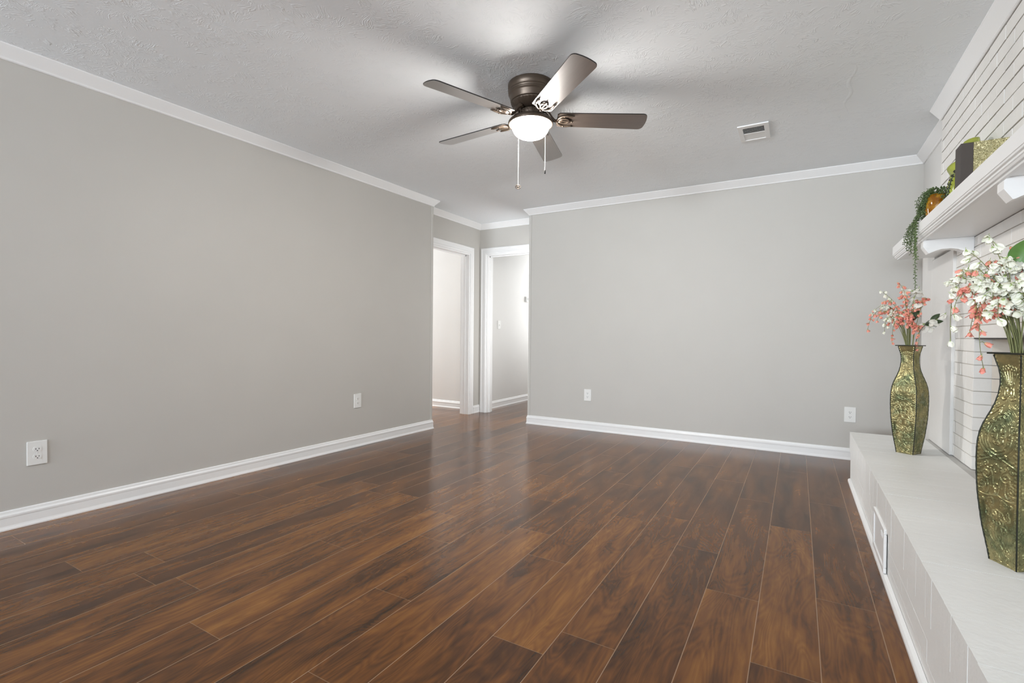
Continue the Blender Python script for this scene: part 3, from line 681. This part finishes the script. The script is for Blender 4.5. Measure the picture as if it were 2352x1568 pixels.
def vase_meshes():
    NU, NV = 72, 380
    hwr = 0.0655
    P = []
    for c in relief_curves():
        P += [(a, b) for a, b in zip(c, c[1:])]
    A = np.array([p[0] for p in P]); B = np.array([p[1] for p in P]); D = B - A; L2 = (D ** 2).sum(1) + 1e-12
    us = np.linspace(-1, 1, NU + 1); ts = np.linspace(0, 1, NV + 1)
    U, T = np.meshgrid(us, ts); x = np.abs(U) * hwr; y = T * VH
    pts = np.stack([x.ravel(), y.ravel()], 1); dmin = np.full(len(pts), 9.0)
    for i in range(0, len(A), 64):
        a = A[i:i + 64]; d = D[i:i + 64]; l = L2[i:i + 64]
        for sg in (1, -1):
            pp = pts * np.array([sg, 1.0])
            tt = np.clip(((pp[:, None] - a) * d).sum(2) / l, 0, 1)
            q_ = a + tt[..., None] * d; dmin = np.minimum(dmin, np.sqrt(((pp[:, None] - q_) ** 2).sum(2)).min(1))
    dmin = dmin.reshape(U.shape)
    h = 0.0036 * np.exp(-(dmin / 0.0016) ** 2)
    r3 = np.random.RandomState(4)
    for _ in range(110):
        cx, cy = r3.uniform(0.004, .056), r3.uniform(.02, .6); rr = r3.uniform(.0016, .0032)
        h = np.maximum(h, 0.0022 * np.exp(-(((x - cx) ** 2 + (y - cy) ** 2) / rr ** 2)))
    edge = np.exp(-((np.abs(U) - 0.90) / 0.045) ** 2) * (0.5 + 0.5 * np.cos(y * 2 * np.pi / 0.0115))
    h = np.maximum(h, 0.0022 * edge)
    h *= np.clip((1 - np.abs(U)) / 0.06, 0, 1)
    body = MB(); seam = MB()
    S = np.array([vsmooth(t) for t in ts])
    for f in range(4):
        c_, s_ = math.cos(f * math.pi / 2), math.sin(f * math.pi / 2); vs = []
        for j in range(NV + 1):
            hw = S[j] / 2
            for i in range(NU + 1):
                a = us[i] * hw; b = -hw - h[j, i] + 0.10 * hw * (us[i] ** 2) * 0.0
                vs.append((a * c_ - b * s_, a * s_ + b * c_, ts[j] * VH))
        W_ = NU + 1
        body.add(vs, [(j * W_ + i, j * W_ + i + 1, (j + 1) * W_ + i + 1, (j + 1) * W_ + i) for j in range(NV) for i in range(NU)], 0, True)
    body.box(-S[0] / 2, S[0] / 2, -S[0] / 2, S[0] / 2, 0, 0.003)
    for sx, sy in ((-1, -1), (1, -1), (1, 1), (-1, 1)):
        seam.tube([(sx * S[j] / 2, sy * S[j] / 2, max(0.0008, ts[j] * VH)) for j in range(0, NV + 1, 6)], [0.0022 + 0.0004 * math.sin(j * 1.7) for j in range(0, NV + 1, 6)], 6)
    rim = MB(); o, i_ = 0.0530, 0.034
    for x0, x1, y0, y1 in ((-o, o, -o, -i_), (-o, o, i_, o), (-o, -i_, -i_, i_), (i_, o, -i_, i_)): rim.box(x0, x1, y0, y1, VH - 0.001, VH + 0.004)
    return body.mesh('body', M['vase']), seam.mesh('seam', M['vase_edge']), rim.mesh('rim', M['vase_edge'])
vb, vsm, vr = vase_meshes()
def basis(px, py):
    v = Vector((px, py, 0)).normalized(); return Vector((v.y, -v.x, 0)), v
def place_vase(fc, alpha, label):
    u, v = basis(*fc); s = 0.083
    el = -math.cos(alpha) * u + math.sin(alpha) * v; er = math.sin(alpha) * u + math.cos(alpha) * v
    c = Vector((fc[0], fc[1], ZH)) + (el + er) * (s / 2)
    o = thing('vase', label, 'vase', c, math.atan2(er.y, er.x), 'embossed vases on the hearth')
    link('body', vb, o); link('seam', vsm, o); link('rim', vr, o)
    return c, u, v
vn, un, vvn = place_vase((0.5588, 1.9621), R(46), 'tall green gold embossed metal vase standing nearest on the hearth')
vf, uf, vvf = place_vase((0.5845, 3.6083), R(25), 'tall green gold embossed metal vase at the far end of the hearth')

# ------------------------------------------------------------------ flowers
def petal_strip(mb, ang, L, wd, flare, curl, mi):
    """one cupped petal hanging from the origin towards -Z"""
    vs = []; N, K = 5, 4; ca, sa = math.cos(ang), math.sin(ang)
    for i in range(N + 1):
        t = i / N; z = -L * t; rad = 0.10 * L + flare * L * (math.sin(t * 1.5) ** 1.3) + curl * L * max(0, t - .7)
        w_ = wd * L * (math.sin(math.pi * (0.08 + 0.78 * t)) ** 0.7)
        for k in range(K + 1):
            s_ = (k / K - .5) * 2; rr = rad - 0.12 * L * s_ * s_ * (0.3 + t); tt = s_ * w_
            vs.append((rr * ca - tt * sa, rr * sa + tt * ca, z + 0.05 * L * s_ * s_))
    mb.add(vs, [(i * (K + 1) + k, i * (K + 1) + k + 1, (i + 1) * (K + 1) + k + 1, (i + 1) * (K + 1) + k) for i in range(N) for k in range(K)], mi, True)
def blossom(name, mat, n, flare, curl, wd, sd):
    r4 = random.Random(sd); mb = MB()
    for k in range(n): petal_strip(mb, 2 * math.pi * k / n + r4.uniform(-.2, .2), r4.uniform(.9, 1.08), wd, flare * r4.uniform(.8, 1.2), curl, 0)
    mb.lathe([(0.0, 0.10), (0.10, 0.06), (0.17, -0.05), (0.20, -0.18), (0.12, -0.24)], 8, 1)
    for k in range(4):
        a = 2 * math.pi * k / 4 + .4; petal_strip(mb, a, 0.42, .30, .65, .4, 1)
    mb.tube([(0, 0, 0.06), (0.02, 0.01, 0.28), (0.06, 0.02, 0.5)], 0.035, 5, 1)
    return mb.mesh(name, [mat, M['calyx']])
BW = [blossom('blossom', M['petal_white'], 5, .38, .2, .42, 1), blossom('blossom', M['petal_white'], 4, .34, .1, .50, 2), blossom('blossom', M['petal_white'], 5, .48, .5, .38, 3)]
BC = [blossom('blossom', M['petal_coral'], 4, .36, .3, .40, 4), blossom('blossom', M['petal_coral'], 5, .30, .1, .36, 5), blossom('blossom', M['petal_coral'], 4, .50, .7, .36, 6)]
BP_ = [blossom('blossom', M['petal_pale'], 5, .70, .5, .55, 7), blossom('blossom', M['petal_pale'], 6, .55, .2, .5, 8)]
def leaf_mesh(name, L, wd, bend, mat):
    mb = MB(); vs = []; N, K = 12, 6
    for i in range(N + 1):
        t = i / N; w_ = wd * (math.sin(math.pi * t ** .85) ** .8) if 0 < i < N else 0.0005
        for k in range(K + 1):
            s_ = (k / K - .5) * 2; vs.append((s_ * w_, L * t, -bend * L * t * t + abs(s_) * w_ * .35))
    n = len(vs); vs += [(x, y, z - 0.0008) for x, y, z in vs]
    fs = [(i * (K + 1) + k, i * (K + 1) + k + 1, (i + 1) * (K + 1) + k + 1, (i + 1) * (K + 1) + k) for i in range(N) for k in range(K)]
    mb.add(vs, fs + [tuple(n + q_ for q_ in f)[::-1] for f in fs], 0, True)
    return mb.mesh(name, mat)
LEAF = leaf_mesh('leaf', 1.0, .34, .25, M['leaf']); LEAFD = leaf_mesh('leaf', 1.0, .24, .2, M['leaf_dark'])
def bez3(a, b, c, d, n):
    return [a * (1 - t) ** 3 + b * (3 * t * (1 - t) ** 2) + c * (3 * t * t * (1 - t)) + d * t ** 3 for t in [i / n for i in range(n + 1)]]
fr = random.Random(21)
def spray(vc, u, v, tip, apex, kind, n, size, label, group, t0=0.42, smat='stem'):
    """one flower stem out of a vase; tip and apex are (right, away, up) metres from the rim"""
    W_ = lambda q_: u * q_[0] + v * q_[1] + Vector((0, 0, q_[2]))
    root = thing('flower_stem', label, 'flower', vc + Vector((0, 0, VH)), 0, group)
    a = W_((tip[0] * .06 + fr.uniform(-.014, .014), fr.uniform(-.012, .012), -0.10)); a0 = W_((max(-.022, min(.022, tip[0] * .15 + fr.uniform(-.012, .012))), max(-.02, min(.02, tip[1] * .15)), 0.005))
    d_ = W_(tip); c_ = W_((apex[0], apex[1], apex[2])); b_ = a0 + (a0 - a) * 0.9 + Vector((0, 0, .03))
    path = [a] + bez3(a0, b_, c_ * 1.0, d_, 22)
    mb = MB(); mb.tube(path, [0.0019 - 0.0011 * i / (len(path) - 1) for i in range(len(path))], 6)
    pos = []
    for k in range(n):
        t = t0 + (1 - t0) * (k + fr.uniform(-.2, .2)) / max(1, n - 1); t = min(1, max(0, t)); i = t * 22; j = min(21, int(i))
        p = path[1 + j].lerp(path[2 + j], i - j)
        off = Vector((fr.uniform(-1, 1), fr.uniform(-1, 1), fr.uniform(-.6, .7))).normalized() * size * fr.uniform(.4, .95)
        if k == n - 1: off *= 0.1
        p2 = p + off; mb.tube([p, p + off * .5 + Vector((0, 0, size * .15)), p2], [0.0009, 0.0008, 0.0007], 5); pos.append((p2, off))
    mb.build('stem', M[smat], root)
    B_ = {'w': BW, 'c': BC, 'p': BP_}[kind]
    for p2, off in pos:
        b = link('blossom', fr.choice(B_), root, p2)
        ax = Vector((off.x * .6, off.y * .6, -size * .55)) + Vector((fr.uniform(-.4, .4), fr.uniform(-.4, .4), fr.uniform(-.3, .3))) * size
        b.rotation_mode = 'QUATERNION'; b.rotation_quaternion = ax.normalized().to_track_quat('-Z', 'Y') @ Matrix.Rotation(fr.uniform(0, 6), 4, 'Z').to_quaternion()
        s_ = size * fr.uniform(.8, 1.15); b.scale = (s_, s_, s_)
    return root, path
LWN = ('white bell flower stem in the nearest vase', 'white flower stems in the nearest vase')
LCN = ('coral red flower stem in the nearest vase', 'coral flower stems in the nearest vase')
LWF = ('white bell flower stem in the far vase', 'white flower stems in the far vase')
LCF = ('coral red flower stem in the far vase', 'coral flower stems in the far vase')
for tip, apex, n in (((-.128, .00, .325), (-.06, 0, .27), 7), ((-.158, -.01, .035), (-.175, -.01, .46), 11), ((-.078, .02, .365), (-.05, .01, .30), 8), ((-.035, .0, .285), (-.03, 0, .27), 8),
                     ((-.105, -.03, .16), (-.10, -.03, .30), 9), ((-.065, -.05, .15), (-.06, -.05, .28), 9), ((-.02, -.05, .20), (-.01, -.05, .26), 8), ((-.09, .03, .22), (-.07, .03, .30), 9),
                     ((.03, -.03, .25), (.03, -.03, .30), 8), ((-.030, .04, .12), (-.02, .03, .24), 7), ((.07, .02, .33), (.05, .02, .30), 7), ((.11, -.02, .22), (.09, -.02, .32), 7), ((.005, -.06, .11), (.0, -.06, .20), 6), ((-.12, .03, .27), (-.09, .02, .30), 7), ((-.085, -.06, .20), (-.08, -.06, .29), 8), ((-.05, -.07, .10), (-.055, -.07, .22), 7), ((-.145, .01, .21), (-.12, .01, .31), 7), ((.05, -.06, .16), (.04, -.06, .26), 6)):
    spray(vn, un, vvn, tip, apex, 'w', round(n * 1.45), .0195, *LWN)
for tip, apex, n in (((-.080, -.04, -.045), (-.125, -.045, .24), 8), ((-.125, .02, .19), (-.10, .02, .27), 9), ((-.105, .045, .13), (-.09, .04, .26), 8), ((-.075, .05, .29), (-.05, .04, .27), 8), ((-.055, .06, .22), (-.04, .05, .24), 8), ((.06, .05, .27), (.04, .04, .24), 6), ((-.10, -.02, .09), (-.10, -.02, .24), 7), ((-.14, .0, .25), (-.10, .0, .30), 7), ((-.115, .03, .06), (-.11, .03, .22), 6), ((-.15, -.02, .14), (-.13, -.02, .29), 7), ((-.135, -.03, .17), (-.11, -.03, .26), 7), ((-.07, -.05, .12), (-.07, -.05, .22), 7), ((-.03, .05, .33), (-.02, .04, .28), 6)):
    spray(vn, un, vvn, tip, apex, 'c', round(n * 1.4), .0165, *LCN)
for tip, apex, n in (((-.205, -.01, .095), (-.17, -.01, .34), 8), ((-.065, .0, .375), (-.01, 0, .34), 8), ((-.130, -.02, .262), (-.07, -.01, .30), 9), ((-.145, .02, .20), (-.09, .02, .30), 8), ((.028, .01, .27), (.02, 0, .25), 8),
                     ((.062, .0, .262), (.07, 0, .34), 8), ((-.035, -.03, .19), (-.03, -.03, .22), 9), ((-.085, -.02, .02), (-.09, -.03, .24), 8), ((.035, -.04, -.02), (.05, -.05, .19), 7), ((-.02, -.03, .12), (-.015, -.03, .2), 8), ((-.055, -.03, .12), (-.06, -.03, .24), 8), ((.005, .02, .21), (.0, .02, .22), 8), ((-.10, .03, .13), (-.08, .03, .24), 7), ((-.015, -.045, .16), (-.01, -.04, .22), 8), ((-.04, .0, .30), (-.02, .0, .28), 8), ((-.16, .0, .15), (-.12, .0, .29), 6), ((.015, -.03, .08), (.02, -.03, .17), 7)):
    spray(vf, uf, vvf, tip, apex, 'c', round(n * 1.7), .0155, *LCF)
for tip, apex, n in (((-.183, .0, .195), (-.10, 0, .34), 7), ((-.150, .01, .33), (-.05, .01, .27), 7), ((-.122, -.02, .082), (-.12, -.02, .26), 8), ((-.105, .0, .17), (-.08, 0, .26), 8), ((-.03, .04, .30), (-.02, .03, .26), 6)):
    spray(vf, uf, vvf, tip, apex, 'w', round(n * 1.5), .0160, *LWF)
def add_leaf(root, data, p, direction, L, up=(0, 0, 1)):
    o = link('leaf', data, root, p); y = Vector(direction).normalized(); z = Vector(up) - y * Vector(up).dot(y); z.normalize(); x = y.cross(z)
    o.rotation_mode = 'QUATERNION'; o.rotation_quaternion = Matrix((x, y, z)).transposed().to_quaternion(); o.scale = (L, L, L)
UZ = Vector((0, 0, 1))
# broad-leaved orchid branches
b1, pth = spray(vn, un, vvn, (-.012, .03, .275), (.03, .02, .20), 'p', 3, .036, 'orchid branch with a broad green leaf in the nearest vase', None, 0.62, 'stem_dark')
add_leaf(b1, LEAF, pth[-2] - un * .014, un * .35 + UZ * .9 - vvn * .1, .085, -vvn + un * .2)
b2, pth = spray(vn, un, vvn, (.03, -.05, .10), (.02, -.03, .12), 'p', 4, .026, 'cream rose branch low in the nearest vase', None, 0.5, 'stem_dark')
b3, pth = spray(vf, uf, vvf, (.035, .03, .335), (.0, .02, .28), 'p', 5, .040, 'cream orchid branch rising behind the coral flowers in the far vase', None, 0.62)
add_leaf(b3, LEAFD, pth[9], uf * .45 + UZ * .9, .085, -vvf)
b4, pth = spray(vf, uf, vvf, (.150, .0, .185), (.07, .0, .13), 'p', 5, .034, 'cream orchid branch leaning right with a dark leaf in the far vase', None, 0.45, 'stem_dark')
add_leaf(b4, LEAFD, pth[12], uf * .9 + UZ * .35, .085, -vvf + UZ * .6)
add_leaf(b4, LEAFD, pth[16], uf * .7 + UZ * .75, .06, -vvf)

# ------------------------------------------------------------------ things on the mantel
ZT = 1.6312
# box with a gold relief face
bx_ = thing('decorative_box', 'gold squiggle textured box with a dark brown side on the mantel', 'box', (0.585, 2.75, ZT))
mb = MB(); mb.box(0.0405, 0.150, 0.0, 0.085, 0, 0.209, 0, 0.002); mb.build('relief_body', M['gold'], bx_)
mb = MB(); mb.box(0.0, 0.040, 0.001, 0.085, 0, 0.209, 0, 0.001); mb.build('side_board', M['brown'], bx_)
# leaf platter leaning on the brick
lf = thing('leaf_platter', 'glossy lime green ceramic leaf platter leaning against the brick on the mantel', 'platter', (0.70, 3.16, ZT))
def platter():
    mb = MB(); NA, NR = 96, 12; vs = []
    for i in range(NR + 1):
        f = i / NR
        for k in range(NA):
            a = 2 * math.pi * k / NA; lob = 1 + f * (0.075 * math.sin(7 * a + .6) + 0.05 * math.sin(3 * a + 1))
            y = 0.325 * f * math.cos(a) * lob; z = 0.152 + 0.156 * f * math.sin(a) * lob
            x = 0.026 - 0.050 * f ** 2.2 - 0.012 * f * math.sin(7 * a + 1.9) - 0.006 * math.cos(14 * a) * f - 0.05 * (z - .15)* -0.6
            vs.append((x, y, max(0.003, z)))
    n = len(vs); vs += [(x + 0.006, y, z) for x, y, z in vs]
    fs = [(i * NA + k, i * NA + (k + 1) % NA, (i + 1) * NA + (k + 1) % NA, (i + 1) * NA + k) for i in range(NR) for k in range(NA)]
    rim = [(NR * NA + k, NR * NA + (k + 1) % NA, n + NR * NA + (k + 1) % NA, n + NR * NA + k) for k in range(NA)]
    mb.add(vs, fs + [tuple(n + q_ for q_ in f)[::-1] for f in fs] + rim, 0, True); return mb
platter().build('leaf_dish', M['ceramic'], lf)
for dy, dx, mt in ((0.035, -0.062, 'ceramic_dark'), (-0.045, -0.066, 'ceramic')):
    mb = MB(); pts = [(dx + 0.05 * (t ** 3), dy - 0.10 * t ** 3, 0.012 + 0.235 * t) for t in [k / 14 for k in range(15)]]
    mb.tube(pts, [0.017 - 0.006 * k / 14 for k in range(15)], 10, 0)
    for k in range(1, 13):
        p = Vector(pts[k]); mb.tube([p + Vector((-.016, -.010, -.008)), p + Vector((-.019, .0, .0)), p + Vector((-.013, .013, .010))], 0.0022, 5, 1)
    mb.build('striped_stalk', [M[mt], M['black']], lf)
# amber pot with trailing string-of-leaves plant
PC = Vector((0.617, 3.30, ZT))
pot = thing('trailing_plant', 'trailing string plant in an amber glass pot at the far end of the mantel', 'plant', PC)
mb = MB(); mb.lathe([(0.030, 0.0), (0.040, 0.004), (0.050, 0.03), (0.054, 0.07), (0.052, 0.105), (0.048, 0.125), (0.044, 0.1245), (0.048, 0.105), (0.050, 0.07), (0.046, 0.03), (0.036, 0.008)], 40, rf=lambda r, z, a: r * (1 + 0.02 * math.sin(a * 9 + z * 90)))
mb.build('pot', M['amber'], pot)
vrng = random.Random(33)
def vine(path, step, name='vine', lsz=0.0085, mi=0):
    mb = MB(); mb.tube(path, 0.0012, 5, 0)
    P_ = [Vector(p) for p in path]; acc = 0.0; k = 0
    for a, b in zip(P_, P_[1:]):
        L = (b - a).length; d = (b - a).normalized()
        while acc < L:
            p = a + d * acc; an = k * 2.4 + vrng.uniform(-.4, .4); o = d.orthogonal().normalized(); o2 = d.cross(o)
            out = (o * math.cos(an) + o2 * math.sin(an) + d * 0.55).normalized(); s_ = lsz * vrng.uniform(.75, 1.2)
            sd = out.cross(d).normalized(); nn = out.cross(sd)
            vs = []
            for t, w_ in ((0, .12), (.3, .9), (.65, 1.0), (1, .1)):
                for q_ in range(5):
                    g = 2 * math.pi * q_ / 5; vs.append(p + out * (0.2 * s_ + t * s_ * 1.25) + sd * (w_ * .42 * s_ * math.cos(g)) + nn * (w_ * .26 * s_ * math.sin(g)))
            mb.add(vs, [(i * 5 + q_, i * 5 + (q_ + 1) % 5, (i + 1) * 5 + (q_ + 1) % 5, (i + 1) * 5 + q_) for i in range(3) for q_ in range(5)] + [(15, 16, 17, 18, 19)], vrng.choice((0, 0, 1)), True)
            acc += step; k += 1
        acc -= L
    return mb.build(name, [M['vine'], M['vine_dark']], pot)
def drape(a, tops, n=10):
    pts = [Vector(a)]; 
    for t in tops: pts.append(Vector(t))
    out = []
    for i in range(len(pts) - 1):
        p0 = pts[max(0, i - 1)]; p1 = pts[i]; p2 = pts[i + 1]; p3 = pts[min(len(pts) - 1, i + 2)]
        for k in range(n):
            t = k / n; out.append(0.5 * ((2 * p1) + (p2 - p0) * t + (2 * p0 - 5 * p1 + 4 * p2 - p3) * t * t + (-p0 + 3 * p1 - 3 * p2 + p3) * t ** 3))
    return out + [pts[-1]]
fx_ = XM - PC.x                                   # front edge of the shelf in pot coordinates
# short strands lying over the pot and the shelf, then the ones that hang over the edge
for k in range(26):
    a = vrng.uniform(1.4, 5.2); rr = vrng.uniform(.055, .085); zt = vrng.uniform(.012, .07)
    sp = vrng.uniform(.0, .14)
    vine(drape((0.02 * math.cos(a), 0.02 * math.sin(a), .118), [(.045 * math.cos(a), .045 * math.sin(a), .150 + vrng.uniform(-.01, .012)), (rr * math.cos(a), rr * math.sin(a) + sp * .3, .105), (max(fx_ + .012, rr * 1.15 * math.cos(a)), rr * 1.2 * math.sin(a) + sp, zt)], 6), .0062)
for dy, zb, sp in ((.10, -.09, .03), (.115, -.13, .05), (.085, -.06, .02), (.06, -.16, .0), (.07, -.10, -.01), (.05, -.36, -.02), (.045, -.20, -.03), (.20, -.075, .10), (.23, -.11, .07), (.17, -.12, .06), (.26, -.06, .12), (.14, -.15, .03), (.055, -.17, .02)):
    vine(drape((-.015, .01, .118), [(-.045, .035, .130), (-.058, dy * .8, .05), (fx_ - .008, dy, .012), (fx_ - .014, dy + sp * .5, zb * .35), (fx_ - .012, dy + sp, zb)], 8), .0064)
